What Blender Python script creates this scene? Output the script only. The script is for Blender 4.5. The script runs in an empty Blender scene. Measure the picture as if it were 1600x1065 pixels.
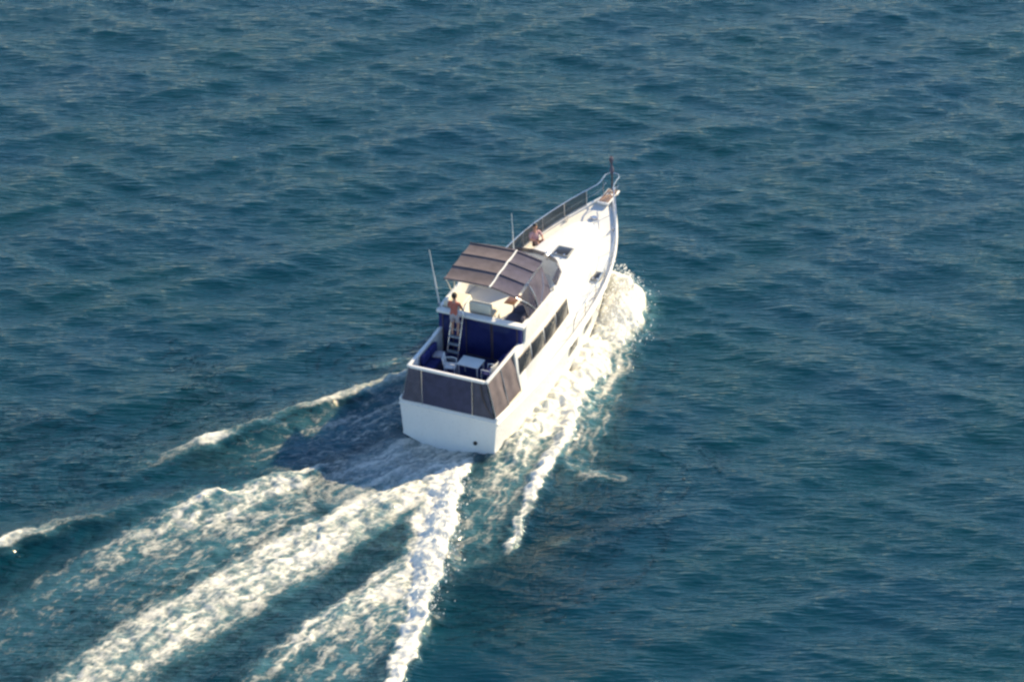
import bpy, bmesh, math, random
import numpy as np
from mathutils import Vector, Matrix, Quaternion

random.seed(7)
rng = np.random.default_rng(11)
rad = math.radians
scene = bpy.context.scene
COL = scene.collection

# ---------------------------------------------------------------- camera
AZ, EL, DIST, PXM = rad(24), rad(29), 150.0, 44.0
RIGHT = Vector((math.cos(AZ), math.sin(AZ), 0))
FH = Vector((-math.sin(AZ), math.cos(AZ), 0))
FWD = FH * math.cos(EL) - Vector((0, 0, 1)) * math.sin(EL)
UP = FH * math.sin(EL) + Vector((0, 0, 1)) * math.cos(EL)
AIM = Vector((0, 0, 1.5)) + RIGHT * (99 / PXM) + UP * (106 / PXM)
cam_data = bpy.data.cameras.new("camera")
cam_data.sensor_width = 36.0
cam_data.lens = 36.0 * DIST * PXM / 1600.0
cam_data.clip_start = 1.0
cam_data.clip_end = 20000.0
cam = bpy.data.objects.new("camera", cam_data)
COL.objects.link(cam)
cam.location = AIM - FWD * DIST
cam.rotation_euler = Matrix((RIGHT, UP, -FWD)).transposed().to_euler()
scene.camera = cam

# ---------------------------------------------------------------- sky, sun, exposure
SUN_H = Vector((0.49, 0.87, 0)).normalized()
SUN_EL = rad(33)
SUN_DIR = SUN_H * math.cos(SUN_EL) + Vector((0, 0, 1)) * math.sin(SUN_EL)
world = bpy.data.worlds.new("World")
scene.world = world
world.use_nodes = True
wn = world.node_tree.nodes
wl = world.node_tree.links
wn.clear()
sky = wn.new("ShaderNodeTexSky")
sky.sky_type = 'NISHITA'
sky.sun_disc = False
sky.sun_elevation = SUN_EL
sky.sun_rotation = math.atan2(SUN_H.x, SUN_H.y)
sky.air_density = 1.0
sky.dust_density = 0.0
sky.ozone_density = 3.5
bg = wn.new("ShaderNodeBackground")
bg.inputs["Strength"].default_value = 0.12
wo = wn.new("ShaderNodeOutputWorld")
wl.new(sky.outputs["Color"], bg.inputs["Color"])
wl.new(bg.outputs["Background"], wo.inputs["Surface"])
sun_data = bpy.data.lights.new("sun", 'SUN')
sun_data.energy = 5.0
sun_data.angle = rad(0.5)
sun_data.color = (1.0, 0.82, 0.52)
sun = bpy.data.objects.new("sun", sun_data)
COL.objects.link(sun)
sun.rotation_euler = SUN_DIR.to_track_quat('Z', 'Y').to_euler()
vs = scene.view_settings
vs.view_transform = 'Standard'
vs.look = 'None'
vs.exposure = 0.85
vs.gamma = 1.0
vs.use_curve_mapping = False
scene.render.engine = 'CYCLES'
scene.cycles.use_denoising = True
scene.cycles.max_bounces = 8
scene.cycles.filter_width = 2.6
scene.cycles.sample_clamp_indirect = 6.0

# ---------------------------------------------------------------- materials
def new_mat(name):
    m = bpy.data.materials.new(name)
    m.use_nodes = True
    nt = m.node_tree
    b = nt.nodes["Principled BSDF"]
    return m, nt, b

def N(nt, kind, **props):
    n = nt.nodes.new(kind)
    for k, v in props.items():
        setattr(n, k, v)
    return n

def noise(nt, scale, detail=4, rough=0.55, coord="Object", mapscale=None):
    tc = N(nt, "ShaderNodeTexCoord")
    out = tc.outputs[coord]
    if mapscale:
        mp = N(nt, "ShaderNodeMapping")
        mp.inputs["Scale"].default_value = mapscale
        nt.links.new(out, mp.inputs["Vector"])
        out = mp.outputs["Vector"]
    n = N(nt, "ShaderNodeTexNoise")
    n.inputs["Scale"].default_value = scale
    n.inputs["Detail"].default_value = detail
    n.inputs["Roughness"].default_value = rough
    nt.links.new(out, n.inputs["Vector"])
    return n

def ramp(nt, fac, stops):
    r = N(nt, "ShaderNodeValToRGB")
    els = r.color_ramp.elements
    while len(els) < len(stops):
        els.new(0.5)
    for e, (p, c) in zip(els, stops):
        e.position = p
        e.color = (*c, 1) if len(c) == 3 else c
    nt.links.new(fac, r.inputs["Fac"])
    return r

def bump(nt, b, height, strength, dist, prev=None):
    n = N(nt, "ShaderNodeBump")
    n.inputs["Strength"].default_value = strength
    n.inputs["Distance"].default_value = dist
    nt.links.new(height, n.inputs["Height"])
    if prev is not None:
        nt.links.new(prev, n.inputs["Normal"])
    if b is not None:
        nt.links.new(n.outputs["Normal"], b.inputs["Normal"])
    return n.outputs["Normal"]

def surf(name, col, rough=0.5, spread=0.15, nscale=3.0, metallic=0.0, bstr=0.0, bdist=0.01, bscale=30.0, coat=0.0):
    m, nt, b = new_mat(name)
    lo = tuple(c * (1 - spread) for c in col)
    hi = tuple(min(1, c * (1 + spread * 0.6)) for c in col)
    n = noise(nt, nscale, 5, 0.6)
    r = ramp(nt, n.outputs["Fac"], [(0.3, lo), (0.7, hi)])
    nt.links.new(r.outputs["Color"], b.inputs["Base Color"])
    b.inputs["Roughness"].default_value = rough
    b.inputs["Metallic"].default_value = metallic
    b.inputs["Coat Weight"].default_value = coat
    if bstr:
        bn = noise(nt, bscale, 3)
        bump(nt, b, bn.outputs["Fac"], bstr, bdist)
    return m

def gelcoat(name, col):
    # white fibreglass with faint streaked salt and water marks
    m, nt, b = new_mat(name)
    n = noise(nt, 1.6, 6, 0.65, mapscale=(1, 1, 0.35))
    r = ramp(nt, n.outputs["Fac"], [(0.25, tuple(c * 0.93 for c in col)), (0.6, col)])
    nt.links.new(r.outputs["Color"], b.inputs["Base Color"])
    n2 = noise(nt, 9, 4)
    r2 = ramp(nt, n2.outputs["Fac"], [(0.3, (0.22,) * 3), (0.75, (0.45,) * 3)])
    nt.links.new(r2.outputs["Color"], b.inputs["Roughness"])
    return m

M = {}
M["white"] = gelcoat("white_gelcoat", (0.80, 0.79, 0.76))
M["deck"] = surf("nonskid_deck", (0.78, 0.77, 0.73), 0.75, 0.07, 2.0, bstr=0.3, bdist=0.004, bscale=120)
M["cream"] = surf("cream_vinyl", (0.78, 0.70, 0.55), 0.5, 0.08, 4, bstr=0.2, bdist=0.01, bscale=18)
M["navy"] = surf("navy_cushion", (0.016, 0.022, 0.14), 0.8, 0.35, 5, bstr=0.4, bdist=0.015, bscale=14)
M["carpet"] = surf("navy_carpet", (0.016, 0.021, 0.11), 0.95, 0.3, 8, bstr=0.4, bdist=0.005, bscale=200)
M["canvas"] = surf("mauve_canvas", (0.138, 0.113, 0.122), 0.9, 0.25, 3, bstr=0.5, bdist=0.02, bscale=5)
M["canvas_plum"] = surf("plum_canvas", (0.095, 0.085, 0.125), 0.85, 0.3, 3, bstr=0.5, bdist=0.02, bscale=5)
M["canvas_navy"] = surf("navy_canvas", (0.055, 0.056, 0.105), 0.85, 0.3, 3, bstr=0.5, bdist=0.02, bscale=5)
M["canvas_grey"] = surf("grey_canvas", (0.095, 0.09, 0.12), 0.9, 0.3, 3, bstr=0.5, bdist=0.02, bscale=5)
M["steel"] = surf("stainless_steel", (0.62, 0.62, 0.64), 0.25, 0.1, 6, metallic=0.9)
M["bronze"] = surf("dark_trim", (0.10, 0.07, 0.065), 0.5, 0.3, 5)
M["black"] = surf("black_rubber", (0.02, 0.02, 0.022), 0.6, 0.3, 5)
M["wood"] = surf("varnished_teak", (0.20, 0.10, 0.05), 0.35, 0.35, 6, coat=0.3)
M["grey"] = surf("grey_plastic", (0.30, 0.31, 0.32), 0.5, 0.2, 5)
M["skin"] = surf("skin", (0.50, 0.27, 0.19), 0.55, 0.1, 12)
M["red"] = surf("red_shirt", (0.48, 0.15, 0.11), 0.9, 0.2, 10)
M["pink"] = surf("pink_shirt", (0.60, 0.36, 0.36), 0.9, 0.15, 10)
M["shorts"] = surf("pale_shorts", (0.45, 0.40, 0.42), 0.9, 0.2, 10)
M["brownpants"] = surf("brown_shorts", (0.13, 0.08, 0.07), 0.9, 0.2, 10)
M["hair"] = surf("dark_hair", (0.025, 0.018, 0.014), 0.6, 0.4, 30)
M["netting"] = surf("brown_netting", (0.085, 0.075, 0.07), 0.9, 0.35, 6, bstr=0.4, bdist=0.01, bscale=30)
m, nt, b = new_mat("dark_glass")
n = noise(nt, 1.5, 2)
r = ramp(nt, n.outputs["Fac"], [(0.3, (0.025, 0.026, 0.030)), (0.7, (0.05, 0.052, 0.056))])
nt.links.new(r.outputs["Color"], b.inputs["Base Color"])
b.inputs["Roughness"].default_value = 0.06
M["glass"] = m
m, nt, b = new_mat("navy_tinted_glass")
n = noise(nt, 1.5, 2)
r = ramp(nt, n.outputs["Fac"], [(0.3, (0.012, 0.016, 0.07)), (0.7, (0.022, 0.028, 0.11))])
nt.links.new(r.outputs["Color"], b.inputs["Base Color"])
b.inputs["Roughness"].default_value = 0.12
M["glass_navy"] = m
m, nt, b = new_mat("tinted_screen")
b.inputs["Base Color"].default_value = (0.05, 0.04, 0.06, 1)
b.inputs["Roughness"].default_value = 0.08
n = noise(nt, 4, 2)
r = ramp(nt, n.outputs["Fac"], [(0.3, (0.68,) * 3), (0.7, (0.78,) * 3)])
nt.links.new(r.outputs["Color"], b.inputs["Alpha"])
M["screen"] = m


def water_nodes(nt):
    """deep sea water: teal body colour, glossy rippled surface; returns the shader output"""
    b = N(nt, "ShaderNodeBsdfPrincipled")
    b.inputs["IOR"].default_value = 1.333
    b.subsurface_method = 'BURLEY'           # light spreads sideways under the surface before it comes back out
    b.inputs["Subsurface Weight"].default_value = 0.85
    b.inputs["Subsurface Radius"].default_value = (0.35, 1.0, 1.2)
    b.inputs["Subsurface Scale"].default_value = 0.9
    b.inputs["Roughness"].default_value = 0.06
    big = noise(nt, 0.16, 3, 0.5)
    base = ramp(nt, big.outputs["Fac"], [(0.35, (0.0005, 0.031, 0.043)), (0.65, (0.001, 0.030, 0.053))])
    at = N(nt, "ShaderNodeAttribute", attribute_name="aeration")
    n2 = noise(nt, 2.2, 5, 0.6)
    ad = N(nt, "ShaderNodeMath", operation='MULTIPLY')
    nt.links.new(at.outputs["Fac"], ad.inputs[0])
    nt.links.new(n2.outputs["Fac"], ad.inputs[1])
    mx = N(nt, "ShaderNodeMix", data_type='RGBA')
    mx.inputs["B"].default_value = (0.09, 0.22, 0.25, 1)
    nt.links.new(ad.outputs["Value"], mx.inputs["Factor"])
    nt.links.new(base.outputs["Color"], mx.inputs["A"])
    nt.links.new(mx.outputs["Result"], b.inputs["Base Color"])
    # ripples: stretched along the crests, which run across the view
    def rip(scale, sx, sy, detail):
        tc = N(nt, "ShaderNodeTexCoord")
        mp = N(nt, "ShaderNodeMapping")
        mp.vector_type = 'TEXTURE'
        mp.inputs["Rotation"].default_value = (0, 0, AZ)
        mp.inputs["Scale"].default_value = (1 / sx, 1 / sy, 1)
        nt.links.new(tc.outputs["Object"], mp.inputs["Vector"])
        q = N(nt, "ShaderNodeTexNoise")
        q.inputs["Scale"].default_value = scale
        q.inputs["Detail"].default_value = detail
        q.inputs["Roughness"].default_value = 0.55
        nt.links.new(mp.outputs["Vector"], q.inputs["Vector"])
        return q.outputs["Fac"]
    n_a = bump(nt, None, rip(1.0, 0.5, 3.2, 5), 1.0, 0.05)
    bump(nt, b, rip(2.6, 0.42, 3.0, 3), 1.0, 0.065, n_a)
    return b.outputs["BSDF"]

m = bpy.data.materials.new("sea_water")
m.use_nodes = True
nt = m.node_tree
nt.nodes.clear()
o = N(nt, "ShaderNodeOutputMaterial")
nt.links.new(water_nodes(nt), o.inputs["Surface"])
M["water"] = m

m = bpy.data.materials.new("sea_foam")
m.use_nodes = True
nt = m.node_tree
nt.nodes.clear()
o = N(nt, "ShaderNodeOutputMaterial")
w = water_nodes(nt)
fb = N(nt, "ShaderNodeBsdfPrincipled")
fb.inputs["Base Color"].default_value = (0.70, 0.685, 0.63, 1)
fb.inputs["Roughness"].default_value = 0.9
fb.inputs["Specular IOR Level"].default_value = 0.2
fn = noise(nt, 9, 5, 0.7)
f1 = bump(nt, None, fn.outputs["Fac"], 0.5, 0.02)
fn2 = noise(nt, 34, 3, 0.6)
bump(nt, fb, fn2.outputs["Fac"], 0.5, 0.008, f1)
at = N(nt, "ShaderNodeAttribute", attribute_name="foam_cover")
thick = ramp(nt, N(nt, "ShaderNodeAttribute", attribute_name="foam_cover").outputs["Fac"], [(0.15, (0.52, 0.49, 0.41)), (0.95, (0.82, 0.79, 0.70))])
nt.links.new(thick.outputs["Color"], fb.inputs["Base Color"])
lace_a = noise(nt, 8, 6, 0.72, mapscale=(1.7, 0.5, 1))
lace_b = noise(nt, 30, 3, 0.6)
lace = N(nt, "ShaderNodeMix", data_type='FLOAT')
lace.inputs["Factor"].default_value = 0.42
nt.links.new(lace_a.outputs["Fac"], lace.inputs["A"])
nt.links.new(lace_b.outputs["Fac"], lace.inputs["B"])
sb = N(nt, "ShaderNodeMath", operation='SUBTRACT')
sb.inputs[1].default_value = 0.5
nt.links.new(lace.outputs["Result"], sb.inputs[0])
ml = N(nt, "ShaderNodeMath", operation='MULTIPLY_ADD')
ml.inputs[1].default_value = 1.4
nt.links.new(sb.outputs["Value"], ml.inputs[0])
nt.links.new(at.outputs["Fac"], ml.inputs[2])
mr = N(nt, "ShaderNodeMapRange", interpolation_type='SMOOTHSTEP')
mr.inputs["From Min"].default_value = -0.02
mr.inputs["From Max"].default_value = 1.1
nt.links.new(ml.outputs["Value"], mr.inputs["Value"])
mx = N(nt, "ShaderNodeMixShader")
nt.links.new(mr.outputs["Result"], mx.inputs["Fac"])
nt.links.new(w, mx.inputs[1])
nt.links.new(fb.outputs["BSDF"], mx.inputs[2])
nt.links.new(mx.outputs["Shader"], o.inputs["Surface"])
M["foam"] = m
M["spray"] = surf("spray_white", (0.88, 0.88, 0.86), 0.6, 0.04, 8)

# ---------------------------------------------------------------- numpy noise
PERM = rng.permutation(512)
GR = rng.uniform(0, 2 * np.pi, 512)
GX, GY = np.cos(GR), np.sin(GR)

def perlin(x, y):
    xi = np.floor(x).astype(int)
    yi = np.floor(y).astype(int)
    xf, yf = x - xi, y - yi
    u = xf * xf * xf * (xf * (xf * 6 - 15) + 10)
    v = yf * yf * yf * (yf * (yf * 6 - 15) + 10)
    def g(ix, iy, dx, dy):
        h = PERM[(PERM[ix & 511] + iy) & 511]
        return GX[h] * dx + GY[h] * dy
    a = g(xi, yi, xf, yf)
    b_ = g(xi + 1, yi, xf - 1, yf)
    c = g(xi, yi + 1, xf, yf - 1)
    d = g(xi + 1, yi + 1, xf - 1, yf - 1)
    return (a + u * (b_ - a)) * (1 - v) + (c + u * (d - c)) * v

def fbm(x, y, octv=4, gain=0.55):
    s = np.zeros_like(x)
    a, f, t = 1.0, 1.0, 0.0
    for k in range(octv):
        s += a * perlin(x * f + 17.3 * k, y * f - 9.1 * k)
        t += a * a
        a *= gain
        f *= 2.03
    return s / math.sqrt(t) / 0.27      # about unit variance

def uni(n):                              # roughly uniform on 0..1
    return 1 / (1 + np.exp(-1.7 * n))

# ---------------------------------------------------------------- open-sea height
WAVES = []
base_dir = math.atan2(-FH.y, -FH.x)
for k in range(90):
    lam = 0.42 * (6.0 / 0.42) ** rng.random()
    th = base_dir + (rng.choice((-0.50, 0.42)) + rng.normal(0, 0.14) if lam > 1.1 else rng.normal(0, 0.35))
    amp = 0.0024 * lam ** 1.0 * (0.75 if lam < 1.3 else 0.95) * rng.uniform(0.5, 1.5)
    WAVES.append((2 * math.pi / lam * math.cos(th), 2 * math.pi / lam * math.sin(th), amp, rng.random() * 2 * math.pi, lam))

def sea_height(X, Y, cell):
    Z = np.zeros_like(X)
    wx = X + 0.35 * perlin(X * 0.25, Y * 0.25 + 40)
    wy = Y + 0.35 * perlin(X * 0.25 + 80, Y * 0.25)
    for kx, ky, a, p, lam in WAVES:
        ok = np.clip((lam / np.maximum(cell, 1e-6) - 3) / 4, 0, 1)
        ph = kx * wx + ky * wy + p
        Z += a * ok * (np.sin(ph) + 0.38 * np.sin(2 * ph) + 0.12 * np.sin(3 * ph))
    return Z

# ---------------------------------------------------------------- wake strokes
# Each stroke follows a line on the water behind and beside the hull:
# (x, y, half width left of travel, half width right, foam density, ridge height)
STROKES = [
    # thick starboard bow splash
    dict(key="bow_wave_foam", p=[(0.25, 14.0, .3, .3, 1.0, .25), (1.15, 13.2, .75, .6, 2.0, .55), (1.9, 11.9, 1.0, .75, 2.1, .60), (2.35, 10.4, 1.1, .65, 1.9, .45), (2.75, 9.0, 1.0, .45, 1.4, .28), (2.9, 8.0, .8, .3, .8, .12)], st=(0.9, 1.6), ridge=.55),
    # sheet running along the starboard topsides
    dict(key="bow_wave_foam", p=[(1.75, 10.8, .8, .7, 1.5, .38), (2.1, 8.5, .8, .9, 1.5, .46), (2.25, 6.0, .8, .95, 1.5, .46), (2.35, 3.5, .9, 1.0, 1.45, .40), (2.3, 1.2, .9, .95, 1.2, .30), (2.3, -.6, .6, .7, .75, .12), (2.35, -2.5, .5, .6, .45, .04)], st=(0.45, 3.2), ridge=.5),
    # outer bright ridge
    dict(key="bow_wave_foam", p=[(2.6, 8.0, .25, .2, .6, .1), (2.75, 5.9, .4, .25, 1.3, .22), (3.45, 3.0, .45, .25, 1.55, .28), (3.85, .6, .45, .22, 1.55, .26), (4.15, -1.8, .35, .2, 1.4, .2), (4.45, -3.4, .25, .15, 1.0, .12), (4.9, -5.2, .4, .2, 1.2, .15), (5.1, -6.0, .2, .1, .3, .05)], st=(0.8, 2.2), ridge=.35),
    # thin lace between hull and ridge, and outside it
    dict(key="bow_wave_foam", p=[(3.0, 2.5, .9, .3, .75, 0), (3.1, -.5, 1.2, .5, .75, 0), (3.3, -3.0, 1.3, .6, .62, 0), (3.6, -5.5, 1.2, .8, .45, 0), (3.4, -7.5, .8, .8, .15, 0)], st=(0.6, 3.0), ridge=.6),
    dict(key="bow_wave_foam", p=[(3.2, 8.6, .8, .4, .75, .04), (3.5, 5.5, .8, .7, .72, .06), (4.2, 2.8, .6, .8, .55, .05), (4.9, 0, .5, .6, .36, 0), (5.2, -2, .4, .4, .1, 0)], st=(0.5, 2.6), ridge=.6),
    dict(key="bow_wave_foam", p=[(4.5, .4, .35, .35, .55, .04), (5.4, .2, .4, .4, .66, .06), (6.4, .4, .35, .35, .35, .02)], st=(1.2, 2.0), ridge=.4),
    dict(key="bow_wave_foam", p=[(4.7, -5.7, .3, .3, .3, 0), (3.9, -7.2, .4, .4, .38, .03), (3.2, -8.4, .4, .4, .3, 0)], st=(1.0, 2.4), ridge=.4),
    dict(key="bow_wave_foam", p=[(6.1, -4.6, .18, .18, .35, .03), (6.5, -4.2, .18, .18, .35, .03)], st=(1.5, 2.0), ridge=.3),
    # stern: sharp starboard ridge
    dict(key="stern_wash", p=[(.95, -.6, .5, .25, .9, .05), (1.3, -2.0, .9, .3, 1.6, .22), (1.95, -4.2, 1.15, .30, 1.7, .32), (2.75, -6.4, 1.3, .30, 1.65, .32), (3.35, -8.6, 1.1, .28, 1.55, .28), (3.95, -10.7, .75, .26, 1.5, .24), (4.5, -12.9, .5, .24, 1.4, .2), (5.2, -15.8, .35, .2, 1.3, .18), (6.0, -19, .3, .2, .8, .1)], st=(0.8, 1.6), ridge=.5),
    # foam straight behind the transom
    dict(key="stern_wash", p=[(-.2, -.15, 1.6, 1.4, .90, .02), (-.6, -1.6, 1.9, 1.4, .92, .05), (-1.2, -3.2, 2.0, 1.2, .82, .05), (-2.0, -4.6, 1.6, 1.0, .5, .02)], st=(0.35, 2.0), ridge=.9, na=.5),
    # broad propeller wash
    dict(key="stern_wash", p=[(.5, -1.8, .8, .8, 1.1, .1), (-.1, -3.8, .95, 1.05, 1.1, .16), (-.8, -6.2, 1.1, 1.25, 1.02, .16), (-1.7, -9.1, 1.45, 1.4, 1.0, .14), (-2.5, -11.6, 1.55, 1.45, .96, .12), (-3.2, -14.0, 1.6, 1.5, .93, .1), (-4.2, -18.3, 1.4, 1.4, .82, .1), (-5.2, -23, 1.4, 1.4, .7, .05)], st=(0.5, 1.5), ridge=.9, na=.75),
    # branch peeling off inside the ridge
    dict(key="stern_wash", p=[(2.5, -6.8, .7, .6, 1.0, .1), (2.0, -9.2, .7, .9, 1.0, .15), (1.4, -11.4, .6, .9, .95, .14), (.9, -13.6, .6, .8, .85, .1), (.5, -16.5, .5, .5, .5, .05)], st=(0.7, 2.0), ridge=.5),
    dict(key="stern_wash", p=[(3.0, -8.6, .9, .7, .8, .02), (2.9, -11.0, 1.0, .9, .72, .02), (2.6, -13.5, 1.2, 1.1, .62, .02), (2.6, -17, 1.4, 1.3, .5, 0)], st=(1.0, 2.2), ridge=.5),
    # port quarter wave: sunlit foam on its back
    dict(key="port_wake_foam", p=[(-2.7, -2.6, .2, .2, .5, .12), (-4.0, -4.4, .9, .5, .95, .24), (-5.0, -6.0, 1.3, .55, .98, .26), (-6.1, -7.8, 1.6, .5, .95, .22), (-7.2, -10.2, 1.8, .6, .66, .12), (-8.0, -13.0, 1.7, .8, .46, .06), (-8.6, -17, 1.7, 1.0, .34, .03), (-9.4, -22, 1.8, 1.0, .2, 0)], st=(0.9, 1.7), ridge=.6),
    dict(key="port_wake_foam", p=[(-3.0, -6.0, .7, .6, .65, .04), (-4.2, -8.6, 1.3, 1.1, .66, .05), (-5.2, -11.5, 1.4, 1.1, .46, .04), (-6.2, -15, 1.2, 1.0, .24, .02), (-7.2, -20, 1.0, 1.0, .18, 0)], st=(0.9, 1.9), ridge=.8),
    # outer continuation of the quarter wave, with a whitecap at its end
    dict(key="port_wake_foam", p=[(-6.3, -7.0, .4, .25, .2, .26), (-7.8, -8.6, .5, .3, .15, .32), (-9.3, -10.3, .3, .2, .3, .38), (-10.4, -11.7, .28, .16, .7, .40), (-11.2, -12.8, .34, .18, 1.15, .40), (-12.4, -14.6, .3, .2, .7, .3), (-14.5, -18, .4, .2, .1, .12)], st=(0.4, 1.8), ridge=.75, na=.5, hn=.06),
    # port bow wave
    dict(key="port_wake_foam", p=[(-1.6, 8.5, .3, .3, .7, .15), (-2.4, 5.8, .5, .35, .8, .3), (-3.5, 3.2, .45, .26, .85, .42), (-4.5, 1.6, .34, .18, .85, .46), (-5.4, .2, .28, .15, .7, .48), (-6.3, -1.4, .24, .14, .35, .46), (-7.1, -2.6, .26, .16, .5, .42), (-7.7, -3.4, .34, .2, 1.25, .38), (-8.3, -4.4, .3, .2, .6, .28), (-9.6, -6.6, .3, .2, .05, .08)], st=(0.4, 1.8), ridge=.7, na=.5, hn=.06),
    dict(key="port_wake_foam", p=[(-2.3, 3.2, .9, .6, .62, 0), (-3.2, 1.0, 1.4, .9, .64, 0), (-4.2, -1.2, 1.6, 1.2, .58, 0), (-5.7, -3.2, 1.4, 1.1, .42, 0), (-7.4, -4.9, .9, .7, .15, 0)], st=(0.7, 2.6), ridge=.6),
    dict(key="port_wake_foam", p=[(-4.7, 4.1, .2, .2, .5, .05), (-4.3, 4.5, .25, .25, .62, .08), (-3.8, 4.9, .2, .2, .4, .05)], st=(1.5, 2.2), ridge=.3),
    dict(key="port_wake_foam", p=[(-3.6, -5.6, .35, .3, .75, .03), (-2.3, -3.9, .4, .35, .55, .02), (-1.4, -2.6, .3, .3, .3, 0)], st=(0.8, 2.4), ridge=.4),
]

def seg_coords(X, Y, pts):
    """nearest point on a polyline: signed offset (+ is to the right of travel), arc length, interpolated values"""
    best = np.full(X.shape, 1e9)
    off = np.zeros_like(X)
    arc = np.zeros_like(X)
    vals = np.zeros(X.shape + (4,))
    s0 = 0.0
    n = len(pts)
    for i in range(n - 1):
        a, b_ = pts[i], pts[i + 1]
        dx, dy = b_[0] - a[0], b_[1] - a[1]
        L = math.hypot(dx, dy)
        t = ((X - a[0]) * dx + (Y - a[1]) * dy) / (L * L)
        tc = np.clip(t, 0, 1)
        px, py = a[0] + tc * dx, a[1] + tc * dy
        d = np.hypot(X - px, Y - py)
        side = np.sign((X - a[0]) * -dy + (Y - a[1]) * dx) * -1
        mk = d < best
        best = np.where(mk, d, best)
        off = np.where(mk, side * d, off)
        arc = np.where(mk, s0 + tc * L, arc)
        for q in range(4):
            v = a[2 + q] + tc * (b_[2 + q] - a[2 + q])
            vals[..., q] = np.where(mk, v, vals[..., q])
        s0 += L
    return off, arc, vals

def hull_half(y):                       # half beam near the water
    ys = [-1, 0, 3, 6, 8.5, 10.5, 12, 13.3, 14.0, 14.6, 15]
    bs = [0, 1.80, 1.95, 2.0, 1.85, 1.5, 1.0, .5, .25, 0, 0]
    return np.interp(y, ys, bs)

def wake_fields(X, Y):
    H = np.zeros_like(X)
    best = np.full(X.shape, -1.0)
    key = np.zeros(X.shape, int)
    aer = np.zeros_like(X)
    jx = X + 0.085 * fbm(X * 0.9, Y * 0.9 + 5, 3)
    jy = Y + 0.085 * fbm(X * 0.9 + 31, Y * 0.9, 3)
    fine = fbm(X * 4.3, Y * 4.3, 3, 0.75)
    for i, s in enumerate(STROKES):
        P = s["p"]
        x0, x1 = min(q[0] for q in P) - 3.2, max(q[0] for q in P) + 3.2
        y0, y1 = min(q[1] for q in P) - 3.2, max(q[1] for q in P) + 3.2
        mk = (X > x0) & (X < x1) & (Y > y0) & (Y < y1)
        if not mk.any():
            continue
        off, arc, v = seg_coords(jx[mk], jy[mk], P)
        # in these coordinates 'left' is negative offset
        wl_, wr_, d, h = v[:, 0], v[:, 1], v[:, 2], v[:, 3]
        # travelling aft, the starboard (outer) side of a starboard line lies to the left, so pick sides by outward direction
        w_ = np.where(off * s.get("flip", 1) < 0, wl_, wr_)
        q = np.abs(off) / np.maximum(w_, .02)
        prof = np.clip(1.35 - q * q * 0.9, -0.6, 1)
        su, sv = s["st"]
        nn = uni(0.85 * fbm(arc * su * .7 + 13 * i, off * sv * 1.25 + 7 * i, 5, 0.68) + 0.35 * fine[mk] + 0.45 * fbm(arc * 1.6 + 3 * i, off * 5.5, 3, 0.7))
        val = d * prof - nn * s.get("na", 0.85)
        H[mk] += h * np.exp(-(off / (s["ridge"] * 1.15)) ** 2) * (1 + s.get("hn", 0.22) * fbm(arc * 1.1, off * 1.3 + i, 3))
        aer[mk] = np.maximum(aer[mk], np.clip(d * (1.2 - q * 0.6) * (0.55 + 0.75 * nn), 0, 1))
        b0 = best[mk]
        k0 = key[mk]
        up = val > b0
        best[mk] = np.where(up, val, b0)
        k0[up] = KEYS.index(s["key"])
        key[mk] = k0
    return H, best, key, aer

KEYS = ["bow_wave_foam", "stern_wash", "port_wake_foam"]
# strokes run aft; starboard ones have their sharp edge to starboard (+x), port ones to port (-x).
for s in STROKES:
    dx = s["p"][-1][0] - s["p"][0][0]
    dy = s["p"][-1][1] - s["p"][0][1]
    # right-of-travel direction is (dy, -dx); off > 0 means right of travel
    out = dy * (1 if s["key"] != "port_wake_foam" else -1)
    s["flip"] = 1 if out > 0 else -1

# ---------------------------------------------------------------- sea grid
def axis(f0, f1, m0, m1, fine, mid, far):
    a = list(np.arange(f0, f1 + 1e-6, fine))
    def grow(start, lim, sgn):
        out, x, st = [], start, fine
        while sgn * x < sgn * lim:
            st = min(st * 1.06, mid)
            x += sgn * st
            out.append(x)
        while abs(x) < far:
            st *= 1.22
            x += sgn * st
            out.append(x)
        return out
    lo = grow(f0, m0, -1)
    hi = grow(a[-1], m1, 1)
    return np.array(lo[::-1] + a + hi)

XS = axis(-12.5, 6.2, -37, 28, 0.055, 0.10, 6000)
YS = axis(-20.5, 14.6, -24, 52, 0.055, 0.11, 6000)
GXX, GYY = np.meshgrid(XS, YS)
cellx = np.gradient(XS)[None, :] + 0 * GXX
celly = np.gradient(YS)[:, None] + 0 * GXX
cell = np.maximum(cellx, celly)
Z0 = sea_height(GXX, GYY, cell)
zone = (GXX > -20) & (GXX < 11) & (GYY > -27) & (GYY < 18)
H = np.zeros_like(Z0)
DEN = np.full(Z0.shape, -1.0)
KEY = np.zeros(Z0.shape, int)
AER = np.zeros(Z0.shape)
h_, d_, k_, a_ = wake_fields(GXX[zone], GYY[zone])
H[zone], DEN[zone], KEY[zone], AER[zone] = h_, d_, k_, a_
# hollow behind the transom, and calmer sea where the hull has passed
hol = np.exp(-((GXX / 1.7) ** 2 + ((GYY + 0.6) / 1.8) ** 2))
ZW = Z0 * (1 - 0.35 * np.clip(AER, 0, 1)) + H - 0.22 * hol
chop = np.zeros_like(Z0)
zx, zy = GXX[zone], GYY[zone]
chop[zone] = (0.035 * fbm(zx * 1.7, zy * 1.7, 4, 0.6)) * np.clip(AER[zone], 0, 1)
ZW = ZW + chop

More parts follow.
